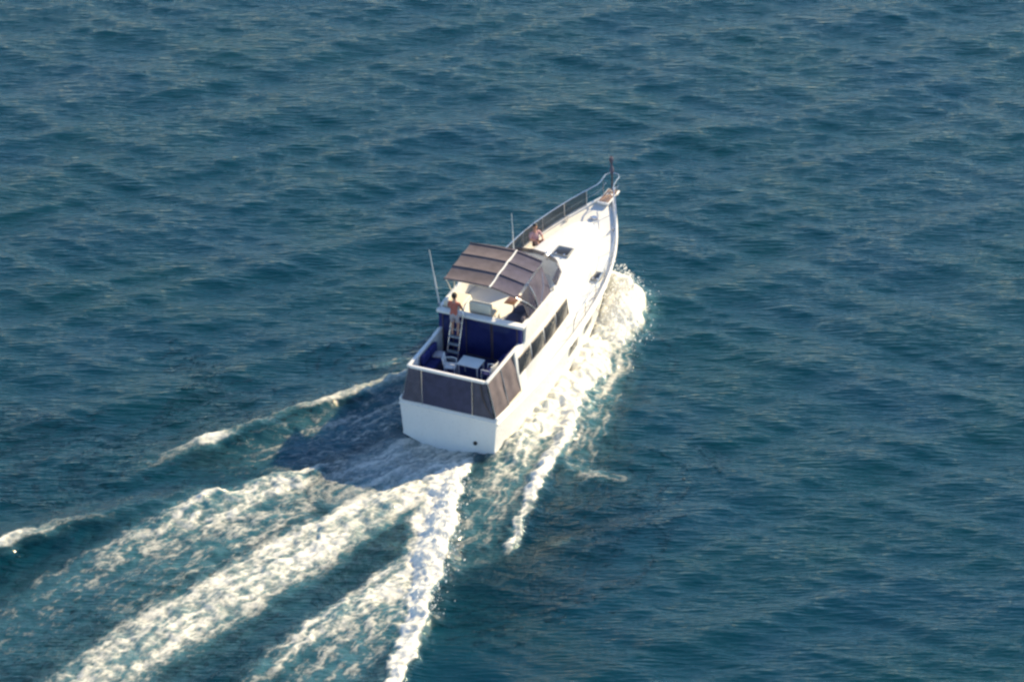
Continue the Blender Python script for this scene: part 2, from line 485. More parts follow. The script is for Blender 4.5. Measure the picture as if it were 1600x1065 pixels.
def grid_mesh(name, X, Y, Z, facemask=None, attrs=None):
    ny, nx = X.shape
    idx = np.arange(nx * ny).reshape(ny, nx)
    q = np.stack([idx[:-1, :-1], idx[:-1, 1:], idx[1:, 1:], idx[1:, :-1]], -1).reshape(-1, 4)
    if facemask is not None:
        q = q[facemask.reshape(-1)]
    used, inv = np.unique(q.reshape(-1), return_inverse=True)
    co = np.stack([X.reshape(-1)[used], Y.reshape(-1)[used], Z.reshape(-1)[used]], -1).astype(np.float32)
    me = bpy.data.meshes.new(name)
    me.vertices.add(len(used))
    me.vertices.foreach_set("co", co.reshape(-1))
    nf = len(q)
    me.loops.add(nf * 4)
    me.loops.foreach_set("vertex_index", inv.astype(np.int32).reshape(-1))
    me.polygons.add(nf)
    me.polygons.foreach_set("loop_start", np.arange(0, nf * 4, 4, dtype=np.int32))
    me.polygons.foreach_set("loop_total", np.full(nf, 4, dtype=np.int32))
    me.polygons.foreach_set("use_smooth", np.ones(nf, dtype=bool))
    me.update(calc_edges=True)
    for k, v in (attrs or {}).items():
        at_ = me.attributes.new(k, 'FLOAT', 'POINT')
        at_.data.foreach_set("value", v.reshape(-1)[used].astype(np.float32))
    return me

def link(name, me, mat=None, parent=None):
    ob = bpy.data.objects.new(name, me)
    COL.objects.link(ob)
    if mat is not None:
        me.materials.append(M[mat] if isinstance(mat, str) else mat)
    if parent is not None:
        ob.parent = parent
    return ob

sea = link("sea", grid_mesh("sea", GXX, GYY, ZW, None, dict(aeration=np.clip(AER, 0, 1))), "water")
sea["kind"] = "structure"
sea["label"] = "rippled blue-green open sea around the boat"

# foam lies on the water as lumpy sheets whose edges dip under the surface
lump = np.zeros_like(Z0)
lump[zone] = fbm(zx * 2.6 + 3, zy * 2.6, 4, 0.66)
TH = np.where(DEN > -0.35, 0.008 + 0.045 * np.clip(DEN, 0, 1.2) + 0.007 * lump * np.clip(DEN * 1.5, 0, 1), 0.008 + (DEN + 0.35) * 0.2)
# taller heaps in the bow splash
bowz = np.exp(-(((GXX - 1.9) / 1.3) ** 2 + ((GYY - 11.6) / 2.3) ** 2))
TH = TH + np.where(DEN > 0, np.clip(DEN, 0, 1) * bowz * (0.26 + 0.07 * lump), 0)
ZF = ZW + TH
inside = np.abs(GXX) < (hull_half(GYY) - 0.25)
inside &= (GYY > 0.3) & (GYY < 14)
cellmax = lambda A: np.maximum(np.maximum(A[:-1, :-1], A[1:, :-1]), np.maximum(A[:-1, 1:], A[1:, 1:]))
DM = cellmax(DEN)
INS = cellmax(inside.astype(float)) > 0.5
KC = KEY[:-1, :-1]
FOAM_LABEL = {
    "bow_wave_foam": "bright white bow wave foam and spray sheet along the starboard hull",
    "stern_wash": "churned white wash trailing straight behind the transom",
    "port_wake_foam": "speckled foam on the wake waves off the port quarter",
}
for i, k in enumerate(KEYS):
    fm = (DM > -0.42) & (KC == i) & ~INS
    ob = link(k, grid_mesh(k, GXX, GYY, ZF, fm, dict(foam_cover=np.clip(DEN, -1, 1.5), aeration=np.clip(AER, 0, 1))), "foam")
    ob["kind"] = "stuff"
    ob["label"] = FOAM_LABEL[k]
    ob["category"] = "foam"

def height_at(x, y):
    i = min(max(np.searchsorted(XS, x), 0), len(XS) - 1)
    j = min(max(np.searchsorted(YS, y), 0), len(YS) - 1)
    return ZF[j, i] if DEN[j, i] > 0 else ZW[j, i]

# airborne droplets over the splash and the ridge crests
def droplets(name, label, n, picker):
    OCT = np.array([(1, 0, 0), (-1, 0, 0), (0, 1, 0), (0, -1, 0), (0, 0, 1), (0, 0, -1)], float)
    FAC = [(0, 2, 4), (2, 1, 4), (1, 3, 4), (3, 0, 4), (2, 0, 5), (1, 2, 5), (3, 1, 5), (0, 3, 5)]
    V, F = [], []
    for k in range(n):
        x, y, up = picker()
        r = 0.008 + 0.026 * rng.random() ** 3
        c = np.array([x, y, height_at(x, y) + up])
        sc = r * np.array([1, 1 + rng.random() * 1.5, 1 + rng.random()])
        o0 = len(V)
        V += [tuple(c + q * sc) for q in OCT]
        F += [tuple(o0 + j for j in f) for f in FAC]
    me = bpy.data.meshes.new(name)
    me.from_pydata(V, [], F)
    ob = link(name, me, "spray")
    ob["kind"] = "stuff"
    ob["label"] = label
    ob["category"] = "spray"

def pick_line(P, spread, upmax):
    a = [np.array(q[:2]) for q in P]
    def f():
        i = rng.integers(0, len(a) - 1)
        t = rng.random()
        c = a[i] * (1 - t) + a[i + 1] * t + rng.normal(0, spread, 2)
        return c[0], c[1], upmax * rng.random() ** 2.2
    return f

droplets("bow_spray", "fine white droplets flying off the starboard bow splash", 2600, pick_line(STROKES[0]["p"][1:5], 0.40, 0.55))
droplets("stern_spray", "fine white droplets above the ridge of the stern wash", 1300, pick_line(STROKES[8]["p"][1:6], 0.28, 0.22))

# ---------------------------------------------------------------- mesh builder
class MB:
    def __init__(self):
        self.v, self.f = [], []
    def add(self, vs_, fs_):
        o0 = len(self.v)
        self.v += [tuple(q) for q in vs_]
        self.f += [tuple(o0 + j for j in f) for f in fs_]
        return self
    def box(self, x0, x1, y0, y1, z0, z1):
        return self.add([(x0, y0, z0), (x1, y0, z0), (x1, y1, z0), (x0, y1, z0), (x0, y0, z1), (x1, y0, z1), (x1, y1, z1), (x0, y1, z1)],
                        [(3, 2, 1, 0), (4, 5, 6, 7), (0, 1, 5, 4), (1, 2, 6, 5), (2, 3, 7, 6), (3, 0, 4, 7)])
    def tube(self, pts, r, seg=8, cap=True):
        P = [Vector(p) for p in pts]
        rs = r if isinstance(r, (list, tuple)) else [r] * len(P)
        rings = []
        prev = None
        for i, p in enumerate(P):
            t = (P[min(i + 1, len(P) - 1)] - P[max(i - 1, 0)]).normalized()
            if prev is None:
                a = t.orthogonal().normalized()
            else:
                a = (prev - t * prev.dot(t)).normalized()
            prev = a
            b_ = t.cross(a)
            rings.append([p + (a * math.cos(2 * math.pi * k / seg) + b_ * math.sin(2 * math.pi * k / seg)) * rs[i] for k in range(seg)])
        self.loft(rings, True, cap)
        return self
    def loft(self, rings, closed=True, cap=True):
        o0 = len(self.v)
        n = len(rings[0])
        for r in rings:
            self.v += [tuple(q) for q in r]
        for i in range(len(rings) - 1):
            for k in range(n if closed else n - 1):
                k2 = (k + 1) % n
                self.f.append((o0 + i * n + k, o0 + i * n + k2, o0 + (i + 1) * n + k2, o0 + (i + 1) * n + k))
        if cap and closed:
            self.f.append(tuple(o0 + k for k in range(n))[::-1])
            self.f.append(tuple(o0 + (len(rings) - 1) * n + k for k in range(n)))
        return self
    def slab(self, quad, th, normal=None):
        """thick panel from 4 corner points"""
        q = [Vector(p) for p in quad]
        nrm = normal or (q[1] - q[0]).cross(q[3] - q[0]).normalized()
        nrm = Vector(nrm)
        return self.add([p + nrm * th / 2 for p in q] + [p - nrm * th / 2 for p in q],
                        [(0, 1, 2, 3), (7, 6, 5, 4), (0, 4, 5, 1), (1, 5, 6, 2), (2, 6, 7, 3), (3, 7, 4, 0)])
    def build(self, name, mat, parent=None, bevel=0.0, smooth=True, angle=35, segs=2):
        me = bpy.data.meshes.new(name)
        me.from_pydata(self.v, [], self.f)
        bm = bmesh.new()
        bm.from_mesh(me)
        bmesh.ops.recalc_face_normals(bm, faces=bm.faces)
        if bevel:
            es = [e for e in bm.edges if len(e.link_faces) == 2 and e.calc_face_angle(0) > rad(40)]
            bmesh.ops.bevel(bm, geom=es, offset=bevel, segments=segs, affect='EDGES', profile=0.5, clamp_overlap=True)
        bm.to_mesh(me)
        bm.free()
        if smooth:
            me.polygons.foreach_set("use_smooth", [True] * len(me.polygons))
            me.set_sharp_from_angle(angle=rad(angle))
        return link(name, me, mat, parent)

def empty(name, label=None, cat=None, group=None, parent=None):
    e = bpy.data.objects.new(name, None)
    e.empty_display_size = 0.3
    COL.objects.link(e)
    if label:
        e["label"] = label
    if cat:
        e["category"] = cat
    if group:
        e["group"] = group
    if parent:
        e.parent = parent
    return e

TRIM = Matrix.Rotation(rad(2.5), 4, 'X')
def aboard(x, y, z, rz=0.0):
    return TRIM @ Matrix.Translation((x, y, z)) @ Matrix.Rotation(rz, 4, 'Z')

# ---------------------------------------------------------------- the yacht
boat = empty("motor_yacht", "white motor yacht with flybridge and mauve canvas top speeding away", "yacht")
boat.matrix_world = TRIM

ST = [  # y, sheer half beam, sheer z, chine half beam, chine z, keel z
    (0.0, 1.90, 1.50, 1.78, .12, -.50), (1.5, 2.02, 1.49, 1.88, .10, -.56), (3.0, 2.12, 1.50, 1.95, .10, -.60), (4.5, 2.19, 1.54, 2.0, .11, -.63),
    (6.0, 2.22, 1.60, 2.0, .15, -.65), (7.3, 2.20, 1.68, 1.94, .20, -.65), (8.5, 2.15, 1.77, 1.82, .27, -.64), (9.6, 2.04, 1.88, 1.64, .36, -.61),
    (10.6, 1.87, 1.98, 1.40, .46, -.56), (11.5, 1.64, 2.08, 1.12, .58, -.46), (12.3, 1.36, 2.17, .82, .72, -.32), (13.0, 1.07, 2.26, .55, .88, -.08),
    (13.6, .78, 2.34, .33, 1.08, .25), (14.1, .52, 2.40, .17, 1.32, .65), (14.5, .30, 2.46, .07, 1.62, 1.10), (14.78, .13, 2.50, .03, 1.95, 1.60), (14.92, .03, 2.52, .015, 2.3, 2.1)]
SY = [s[0] for s in ST]
def sheer(y):
    return float(np.interp(y, SY, [s[1] for s in ST])), float(np.interp(y, SY, [s[2] for s in ST]))
def topside(y, t, out=0.0):
    """a point on the starboard topsides, t from chine 0 to sheer 1"""
    bs, zs = sheer(y)
    bc = float(np.interp(y, SY, [s[3] for s in ST]))
    zc = float(np.interp(y, SY, [s[4] for s in ST]))
    fl = np.clip((y - 6) / 7, 0, 1)
    k = t ** (1 + 0.9 * fl)
    return Vector((bc + (bs - bc) * k + out, y, zc + (zs - zc) * t))

TS = [0.0, 0.06, 0.25, 0.45, 0.65, 0.82, 0.93, 1.0]
mb = MB()
rings = []
for (y, bs, zs, bc, zc, zk) in ST:
    half = [(0, y, zk), (bc * .5, y, zk + (zc - zk) * .42), (bc - 0.0, y, zc - .03)]
    half += [tuple(topside(y, t, 0.035 * (1 if t == 0 else 0))) for t in TS]
    port = [(-p[0], p[1], p[2]) for p in half[1:]][::-1]
    rings.append(port[:] + half)
mb.loft(rings, closed=False, cap=False)
n = len(rings[0])
mb.f.append(tuple(range(n)))                                   # transom plate
hull = mb.build("hull", "white", boat, angle=28)

# rub rail along the sheer and cap rail
for sx in (1, -1):
    pts = []
    for y in np.linspace(0.02, 14.8, 40):
        p = topside(y, 0.86, 0.03)
        pts.append((sx * p.x, p.y, p.z))
    MB().tube(pts, 0.035, 6).build("rub_rail", "white", hull)
    pts = [(sx * (sheer(y)[0] - 0.03), y, sheer(y)[1] + 0.02) for y in np.linspace(0.02, 14.85, 44)]
    MB().tube(pts, 0.055, 8).build("cap_rail", "white", hull)
    # dark portlights just below the sheer
    for y0, ln, t0, t1 in ((5.9, .80, .50, .80), (7.45, .80, .50, .80), (8.9, .60, .54, .80)):
        q = [topside(y0, t0, .012), topside(y0 + ln, t0, .012), topside(y0 + ln - .06, t1, .012), topside(y0 + .06, t1, .012)]
        q = [(sx * p.x, p.y, p.z) for p in q]
        w_ = MB().slab(q, 0.03, (sx, 0, 0)).build("portlight", "glass", hull, bevel=0.01)
        ring = q + [q[0]]
        MB().tube(ring, 0.022, 6).build("frame", "steel", w_)
for x in (1.05,):
    MB().tube([(x, .02, .36), (x, -.05, .36)], [.075, .075], 12).build("exhaust_port", "black", hull)
MB().slab([(-1.86, -.02, 1.36), (1.86, -.02, 1.36), (1.88, -.02, 1.42), (-1.88, -.02, 1.42)], .05, (0, -1, 0)).build("transom_moulding", "white", hull)

# main deck
mb = MB()
ys = np.linspace(0.0, 14.85, 50)
rings = []
for y in ys:
    bs, zs = sheer(y)
    z = zs - 0.07
    bs = max(bs - 0.03, .01)
    rings.append([(-bs, y, z), (-bs * .5, y, z + .035), (0, y, z + .05), (bs * .5, y, z + .035), (bs, y, z)])
mb.loft(rings, closed=False, cap=False)
deck = mb.build("deck", "deck", boat)

# trunk cabin on the foredeck
def rounded(hw, z0, z1, y, r=.16, nseg=5):
    pts = [(-hw, y, z0)]
    for k in range(nseg + 1):
        a = math.pi - k / nseg * math.pi / 2
        pts.append((-hw + r + .04 + r * math.cos(a), y, z1 - r + r * math.sin(a)))
    pts.append((0, y, z1 + .05))
    for k in range(nseg + 1):
        a = math.pi / 2 - k / nseg * math.pi / 2
        pts.append((hw - r - .04 + r * math.cos(a), y, z1 - r + r * math.sin(a)))
    pts.append((hw, y, z0))
    return pts
mb = MB()
rings = []
for y, hw, h in ((7.0, 1.55, .46), (8.5, 1.50, .46), (9.8, 1.36, .44), (10.9, 1.15, .40), (11.8, .88, .35), (12.4, .62, .28), (12.7, .42, .18)):
    z = sheer(y)[1] - .1
    rings.append(rounded(hw, z, z + h + .1, y, min(.15, h * .45)))
mb.loft(rings, closed=True, cap=True)
trunk = mb.build("trunk_cabin", "white", boat, angle=50)
def trunk_top(y):
    return sheer(y)[1] + float(np.interp(y, [7, 8.5, 9.8, 10.9, 11.8], [.46, .46, .44, .40, .35])) + .045
def hatch(x, y, z, w, l, name="deck_hatch", parent=None, slope=0.0):
    fr = MB().box(x - w / 2 - .05, x + w / 2 + .05, y - l / 2 - .05, y + l / 2 + .05, z - .03, z + .045).build(name, "grey", parent, bevel=.015)
    MB().box(x - w / 2, x + w / 2, y - l / 2, y + l / 2, z + .03, z + .065).build("glass_lid", "glass", fr, bevel=.02)
    for sx in (-1, 1):
        MB().box(x + sx * w * .3 - .03, x + sx * w * .3 + .03, y - l / 2 - .06, y - l / 2 + .02, z + .05, z + .085).build("hinge", "steel", fr)
hatch(0, 10.35, trunk_top(10.35), .56, .56, parent=trunk)
hatch(1.55, 10.0, sheer(10)[1] - .03, .26, .50, name="side_deck_hatch", parent=deck)
hatch(0, 8.6, trunk_top(8.6) - .01, .34, .34, parent=trunk)
# windlass, cleats, anchor and pulpit
wd = MB().tube([(0, 13.3, 2.22), (0, 13.3, 2.36)], .11, 14).build("windlass", "steel", deck)
MB().tube([(-.16, 13.3, 2.30), (.16, 13.3, 2.30)], .055, 10).build("drum", "steel", wd)
for sx in (-1, 1):
    for y in (1.0, 8.8, 12.9):
        bs, zs = sheer(y)
        x = sx * (bs - .17)
        c = MB().tube([(x, y - .13, zs + .05), (x, y + .13, zs + .05)], .022, 6)
        c.tube([(x, y - .05, zs - .06), (x, y - .05, zs + .05)], .02, 6)
        c.tube([(x, y + .05, zs - .06), (x, y + .05, zs + .05)], .02, 6)
        c.build("cleat", "steel", deck)
pul = MB().box(-.24, .24, 14.1, 15.25, 2.47, 2.55).build("bow_pulpit", "white", boat, bevel=.03)
for x in (-.15, -.05, .05, .15):
    MB().box(x - .04, x + .04, 14.2, 15.2, 2.552, 2.566).build("plank", "wood", pul)
an = MB()
an.tube([(0, 14.9, 2.62), (0, 15.35, 2.55), (0, 15.5, 2.35)], .03, 8)
an.slab([(-.16, 15.3, 2.3), (.16, 15.3, 2.3), (.03, 15.55, 2.22), (-.03, 15.55, 2.22)], .03)
an.build("anchor", "steel", pul)

# bow rail: top rail, mid wire, stanchions and dark netting on each side
rail = empty("bow_rail", parent=boat)
RH = 0.70
def rail_pt(sx, y, h):
    bs, zs = sheer(min(y, 14.9))
    x = max(bs - .06, .26 if y > 13.9 else 0)
    return (sx * (x + 0.02 * h), y, zs + h)
for sx in (-1, 1):
    yy = list(np.linspace(6.6, 15.1, 36))
    top = [rail_pt(sx, y, RH) for y in yy]
    low = sheer(6.2)
    top = [(sx * (low[0] - .06), 6.2, low[1] + .05), (sx * (low[0] - .06), 6.35, low[1] + .5)] + top
    MB().tube(top, .020, 8).build("top_rail", "steel", rail)
    MB().tube([rail_pt(sx, y, RH * .5) for y in yy], .010, 6).build("mid_rail", "steel", rail)
    for y in (7.4, 8.5, 9.6, 10.7, 11.8, 12.9, 13.9, 14.8):
        MB().tube([rail_pt(sx, y, -.03), rail_pt(sx, y, RH)], .018, 6).build("stanchion", "steel", rail)
    for y0, y1 in () if sx > 0 else ((8.5, 9.6), (9.6, 10.7), (10.7, 11.8), (11.8, 12.9), (12.9, 13.9)):
        mb = MB()
        NB = 9
        # woven netting: crossing cords, knotted close together
        cords = 9
        for k in range(cords):
            h = .06 + (RH - .10) * k / (cords - 1)
            mb.tube([rail_pt(sx, y, h) for y in np.linspace(y0 + .04, y1 - .04, 5)], .012, 4, cap=False)
        nv = 15
        for k in range(nv):
            y = y0 + .04 + (y1 - y0 - .08) * k / (nv - 1)
            mb.tube([rail_pt(sx, y, .05), rail_pt(sx, y, RH - .03)], .011, 4, cap=False)
        mb.build("netting", "netting", rail)
MB().tube([rail_pt(-1, 15.1, RH), (-.14, 15.3, 3.22), (.14, 15.3, 3.22), rail_pt(1, 15.1, RH)], .02, 8).build("top_rail", "steel", rail)
js = MB().tube([(0, 15.05, 2.55), (0, 15.05, 3.35), (0, 14.97, 4.15)], [.035, .03, .018], 8).build("jackstaff", "bronze", boat)
mbf = MB()
# furled burgee wrapped round the staff
rr = []
for k in range(9):
    z = 3.35 + k * .09
    y = 15.05 - (z - 3.35) * .1
    r_ = .05 + .035 * math.sin(k * 1.1) + .02
    rr.append([(r_ * math.cos(a) * .8, y + r_ * math.sin(a), z) for a in np.linspace(0, 2 * math.pi, 9)[:-1]])
mbf.loft(rr)
mbf.build("furled_burgee", "canvas_plum", js)

# ---- deckhouse
mb = MB()
rings = []
for y, hb, ht, z1 in ((2.87, 1.805, 1.622, 3.0), (5.0, 1.82, 1.64, 3.0), (7.0, 1.72, 1.56, 3.0)):
    rings.append([(-hb, y, 1.40), (-ht, y, z1), (ht, y, z1), (hb, y, 1.40)])
rings.append([(-1.55, 8.25, 1.60), (-1.40, 7.3, 3.0), (1.40, 7.3, 3.0), (1.55, 8.25, 1.60)])
mb.loft(rings)
house = mb.build("deckhouse", "white", boat, bevel=.04, angle=30)
def side_pt(sx, y, z, out=0.0):
    hb = float(np.interp(y, [2.25, 5, 7, 8], [1.80, 1.82, 1.72, 1.58]))
    ht = float(np.interp(y, [2.25, 5, 7, 8], [1.62, 1.64, 1.56, 1.42]))
    t = (z - 1.4) / 1.6
    return (sx * (hb + (ht - hb) * t + out), y, z)
for sx in (-1, 1):
    for y0, y1 in ((2.42, 3.45), (3.55, 4.6), (4.7, 5.75), (5.85, 6.95)):
        q = [side_pt(sx, y0, 2.02, .012), side_pt(sx, y1, 2.02, .012), side_pt(sx, y1 - .04, 2.64, .012), side_pt(sx, y0 + .04, 2.64, .012)]
        w_ = MB().slab(q, .03, (sx, 0, .1)).build("window", "glass", house, bevel=.012)
        fr = MB().tube(q + [q[0]], .022, 6)
        fr.build("frame", "bronze", w_)
for sx in (-1, 1):
    q = [side_pt(sx, 2.24, 1.42, -.03), side_pt(sx, 2.90, 1.42, -.03), side_pt(sx, 2.90, 2.98, -.03), side_pt(sx, 2.24, 2.98, -.03)]
    MB().slab(q, .06, (sx, 0, .1)).build("wing_wall", "white", house, bevel=.01)
for x0, x1 in ((-1.36, -.5), (-.44, .44), (.5, 1.36)):
    q = [(x0, 8.02, 1.98), (x1, 8.02, 1.98), (x1 * .97, 7.48, 2.78), (x0 * .97, 7.48, 2.78)]
    nrm = Vector((0, .83, .56))
    q = [Vector(p) + nrm * .012 for p in q]
    w_ = MB().slab(q, .03, nrm).build("windscreen", "glass", house, bevel=.012)
    MB().tube([tuple(p) for p in q] + [tuple(q[0])], .02, 6).build("frame", "bronze", w_)

# ---- aft deck box: floor, canvas-sided rail, white coaming
aft = empty("aft_deck", parent=boat)
MB().box(-1.70, 1.70, .12, 2.25, 1.40, 1.99).build("cabin_trunk", "white", aft, bevel=.02)
MB().box(-1.55, 1.55, .12, 2.85, 1.992, 2.03).build("floor", "carpet", aft)
ZR = 2.95
def aft_side(sx, y, z, out=0.0):
    t = (z - 1.46) / (ZR - 1.46)
    hb = 1.84 if y < 2 else 1.84
    return Vector((sx * (hb + (1.52 - hb) * t + out), y, z))
def billow(mb, a, b_, c, d, nu=10, nv=8, amp=.03, seed=0, th=.012):
    """a hanging cloth panel between four corners, gently bellied, with thickness"""
    a, b_, c, d = map(Vector, (a, b_, c, d))
    nrm = (b_ - a).cross(d - a).normalized()
    pts = []
    for j in range(nv + 1):
        for i in range(nu + 1):
            u, v = i / nu, j / nv
            p = (a * (1 - u) + b_ * u) * (1 - v) + (d * (1 - u) + c * u) * v
            s_ = math.sin(math.pi * u) * math.sin(math.pi * v) * amp
            s_ += amp * .35 * math.sin(u * 11 + seed) * math.sin(math.pi * v) + amp * .2 * math.sin(v * 9 + seed * 2 + u * 5)
            pts.append(p + nrm * s_)
    W = nu + 1
    F = []
    nP = len(pts)
    for j in range(nv):
        for i in range(nu):
            q = (j * W + i, j * W + i + 1, (j + 1) * W + i + 1, (j + 1) * W + i)
            F.append(q)
            F.append(tuple(nP + k for k in q[::-1]))
    per = [i for i in range(W)] + [j * W + nu for j in range(1, nv + 1)] + [nv * W + i for i in range(nu - 1, -1, -1)] + [j * W for j in range(nv - 1, 0, -1)]
    for k in range(len(per)):
        p, q = per[k], per[(k + 1) % len(per)]
        F.append((q, p, nP + p, nP + q))
    mb.add(pts + [p - nrm * th for p in pts], F)
    return mb
for sx in (-1, 1):
    for k, (y0, y1) in enumerate(((.10, 1.15), (1.19, 2.22))):
        c = [aft_side(sx, y0, 1.47), aft_side(sx, y1, 1.47), aft_side(sx, y1, ZR - .06), aft_side(sx, y0, ZR - .06)]
        if sx < 0:
            c = [c[1], c[0], c[3], c[2]]
        pan = billow(MB(), *c, amp=.05, seed=k + sx).build("weather_cloth", "canvas", aft, angle=60)
    for y in (.08, 1.17, 2.24):
        MB().tube([aft_side(sx, y, 1.44, .01), aft_side(sx, y, ZR, .01)], .02, 8).build("rail_post", "steel", aft)
    MB().box(-.06, .06, 0, 2.85, -.03, .05)
    t = MB().add([(sx * 1.58, .02, ZR - .05), (sx * 1.46, .02, ZR - .05), (sx * 1.46, 2.9, ZR - .05), (sx * 1.58, 2.9, ZR - .05),
                  (sx * 1.58, .02, ZR + .05), (sx * 1.46, .02, ZR + .05), (sx * 1.46, 2.9, ZR + .05), (sx * 1.58, 2.9, ZR + .05)],
                 [(0, 1, 2, 3), (7, 6, 5, 4), (0, 4, 5, 1), (1, 5, 6, 2), (2, 6, 7, 3), (3, 7, 4, 0)])
    t.build("side_coaming", "white", aft, bevel=.025)
    MB().slab([(sx * 1.50, .14, 2.02), (sx * 1.50, 2.84, 2.02), (sx * 1.50, 2.84, ZR - .06), (sx * 1.50, .14, ZR - .06)], .03, (sx, 0, 0)).build("inner_side_panel", "white", aft)
MB().box(-1.455, 1.455, -.02, .10, ZR - .05, ZR + .05).build("aft_coaming", "white", aft, bevel=.025)
for k, (x0, x1, mt) in enumerate(((-1.80, -1.03, "canvas_grey"), (-.99, .93, "canvas_navy"), (.97, 1.80, "canvas_grey"))):
    xt0, xt1 = max(x0, -1.50), min(x1, 1.50)
    billow(MB(), (x0, .03, 1.47), (x1, .03, 1.47), (xt1, .05, ZR - .06), (xt0, .05, ZR - .06), amp=.05, seed=k * 2).build("weather_cloth", mt, aft, angle=60)
for x in (-1.01, .95):
    MB().tube([(x, .02, 1.45), (x, .03, ZR - .04)], .022, 8).build("rail_post", "steel", aft)
MB().tube([(1.30, .0, ZR - .1), (1.36, -.01, 2.4), (1.50, -.01, 2.0), (1.76, .0, 1.56)], .025, 8).build("curved_strut", "bronze", aft)
MB().slab([(-1.46, .13, 2.02), (1.46, .13, 2.02), (1.46, .13, ZR - .06), (-1.46, .13, ZR - .06)], .03, (0, 1, 0)).build("inner_aft_panel", "white", aft)
MB().box(-1.86, 1.86, .0, .16, 1.44, 1.50).build("deck_edge", "white", aft, bevel=.02)

# bulkhead at the front of the aft deck
bulk = MB().box(-1.62, 1.62, 2.86, 3.0, 1.5, 3.62).build("bulkhead", "navy", boat)
for x0, x1 in ((-1.46, -1.06), (-.54, .44), (.50, 1.46)):
    g = MB().box(x0, x1, 2.835, 2.858, 2.10, 3.58).build("saloon_window", "glass_navy", bulk)
    MB().tube([(x0, 2.84, 2.10), (x1, 2.84, 2.10), (x1, 2.84, 3.58), (x0, 2.84, 3.58), (x0, 2.84, 2.10)], .022, 6).build("frame", "bronze", g)
MB().box(-1.68, 1.74, 2.76, 3.05, 3.622, 3.74).build("flybridge_lip", "white", bulk, bevel=.03)

# ladder up to the flybridge
lad = empty("ladder", parent=boat)
def lad_pt(x, t):
    return (x, 2.10 + .62 * t, 2.03 + 1.67 * t)
for x in (-1.03, -.60):
    p = [lad_pt(x, t) for t in (0, .5, 1)]
    p += [(x, 2.78, 3.95), (x, 2.95, 4.12), (x, 3.15, 4.05)]
    MB().tube(p, .022, 8).build("rail", "steel", lad)
for k in range(6):
    y, z = lad_pt(0, (k + .6) / 6.4)[1:]
    MB().box(-1.03, -.60, y - .07, y + .09, z - .018, z + .018).build("step", "grey", lad, bevel=.008)

# settees with navy cushions
def settee(x0, x1, y0, y1, zs, back, name="settee"):
    e = MB().box(x0, x1, y0, y1, 2.035, zs - .13).build(name, "canvas_navy", boat, bevel=.02)
    nlong = 2
    if (x1 - x0) > (y1 - y0):
        nlong = max(1, round((x1 - x0) / .75))
        for k in range(nlong):
            a = x0 + (x1 - x0) * k / nlong
            c = x0 + (x1 - x0) * (k + 1) / nlong
            MB().box(a + .015, c - .015, y0 + .01, y1 - .01, zs - .13, zs).build("cushion", "navy", e, bevel=.045, segs=3)
    else:
        nlong = max(1, round((y1 - y0) / .75))
        for k in range(nlong):
            a = y0 + (y1 - y0) * k / nlong
            c = y0 + (y1 - y0) * (k + 1) / nlong
            MB().box(x0 + .01, x1 - .01, a + .015, c - .015, zs - .13, zs).build("cushion", "navy", e, bevel=.045, segs=3)
    for bx in back:
        MB().box(*bx).build("back_cushion", "navy", e, bevel=.05, segs=3)
    return e
settee(-1.46, 1.10, .16, .80, 2.50, [(-1.44, -.62, .16, .32, 2.50, 2.88), (-.60, .24, .16, .32, 2.50, 2.88), (.26, 1.08, .16, .32, 2.50, 2.88)])
settee(-1.46, -.92, .82, 2.05, 2.50, [(-1.46, -1.30, .84, 1.42, 2.50, 2.88), (-1.46, -1.30, 1.44, 2.03, 2.50, 2.88)])
settee(.92, 1.46, 1.95, 2.80, 2.50, [(1.30, 1.46, 1.97, 2.78, 2.50, 2.88)])

# ---- flybridge
fly = empty("flybridge", parent=boat)
MB().box(-1.66, 1.66, 3.02, 7.05, 3.002, 3.06).build("floor", "deck", fly)
def coaming_path(t):      # runs from the port aft corner round the front to the starboard aft corner
    pts = [(-1.68, 3.05), (-1.70, 4.0), (-1.70, 5.0), (-1.64, 6.0), (-1.45, 6.9), (-1.05, 7.5), (-.5, 7.75), (0, 7.82), (.5, 7.75), (1.05, 7.5), (1.45, 6.9), (1.64, 6.0), (1.70, 5.0), (1.70, 4.0), (1.68, 3.05)]
    return pts
CP = coaming_path(0)
def offset_path(pts, d):
    out = []
    for i, p in enumerate(pts):
        a = Vector(pts[max(i - 1, 0)])
        c = Vector(pts[min(i + 1, len(pts) - 1)])
        t = (c - a).normalized()
        out.append((p[0] + t.y * d, p[1] - t.x * d))
    return out
inn = offset_path(CP, .10)
rings = []
for (xo, yo), (xi, yi) in zip(CP, inn):
    rings.append([(xo * 1.0, yo, 2.96), (xo * 1.03, yo + .03, 3.66), (xo * 1.02, yo + .02, 3.73), (xi, yi, 3.74), (xi, yi, 3.68), (xi, yi, 2.98)])
MB().loft(rings).build("coaming", "white", fly, angle=50)
# nose floor under the forward coaming
MB().add([(-1.62, 6.0, 2.995), (1.62, 6.0, 2.995), (1.43, 6.9, 2.995), (1.03, 7.48, 2.995), (0, 7.8, 2.995), (-1.03, 7.48, 2.995), (-1.43, 6.9, 2.995),
          (-1.62, 6.0, 3.05), (1.62, 6.0, 3.05), (1.43, 6.9, 3.05), (1.03, 7.48, 3.05), (0, 7.8, 3.05), (-1.03, 7.48, 3.05), (-1.43, 6.9, 3.05)],
         [(6, 5, 4, 3, 2, 1, 0), (7, 8, 9, 10, 11, 12, 13)] + [(k, (k + 1) % 7, 7 + (k + 1) % 7, 7 + k) for k in range(7)]).build("floor_nose", "deck", fly)
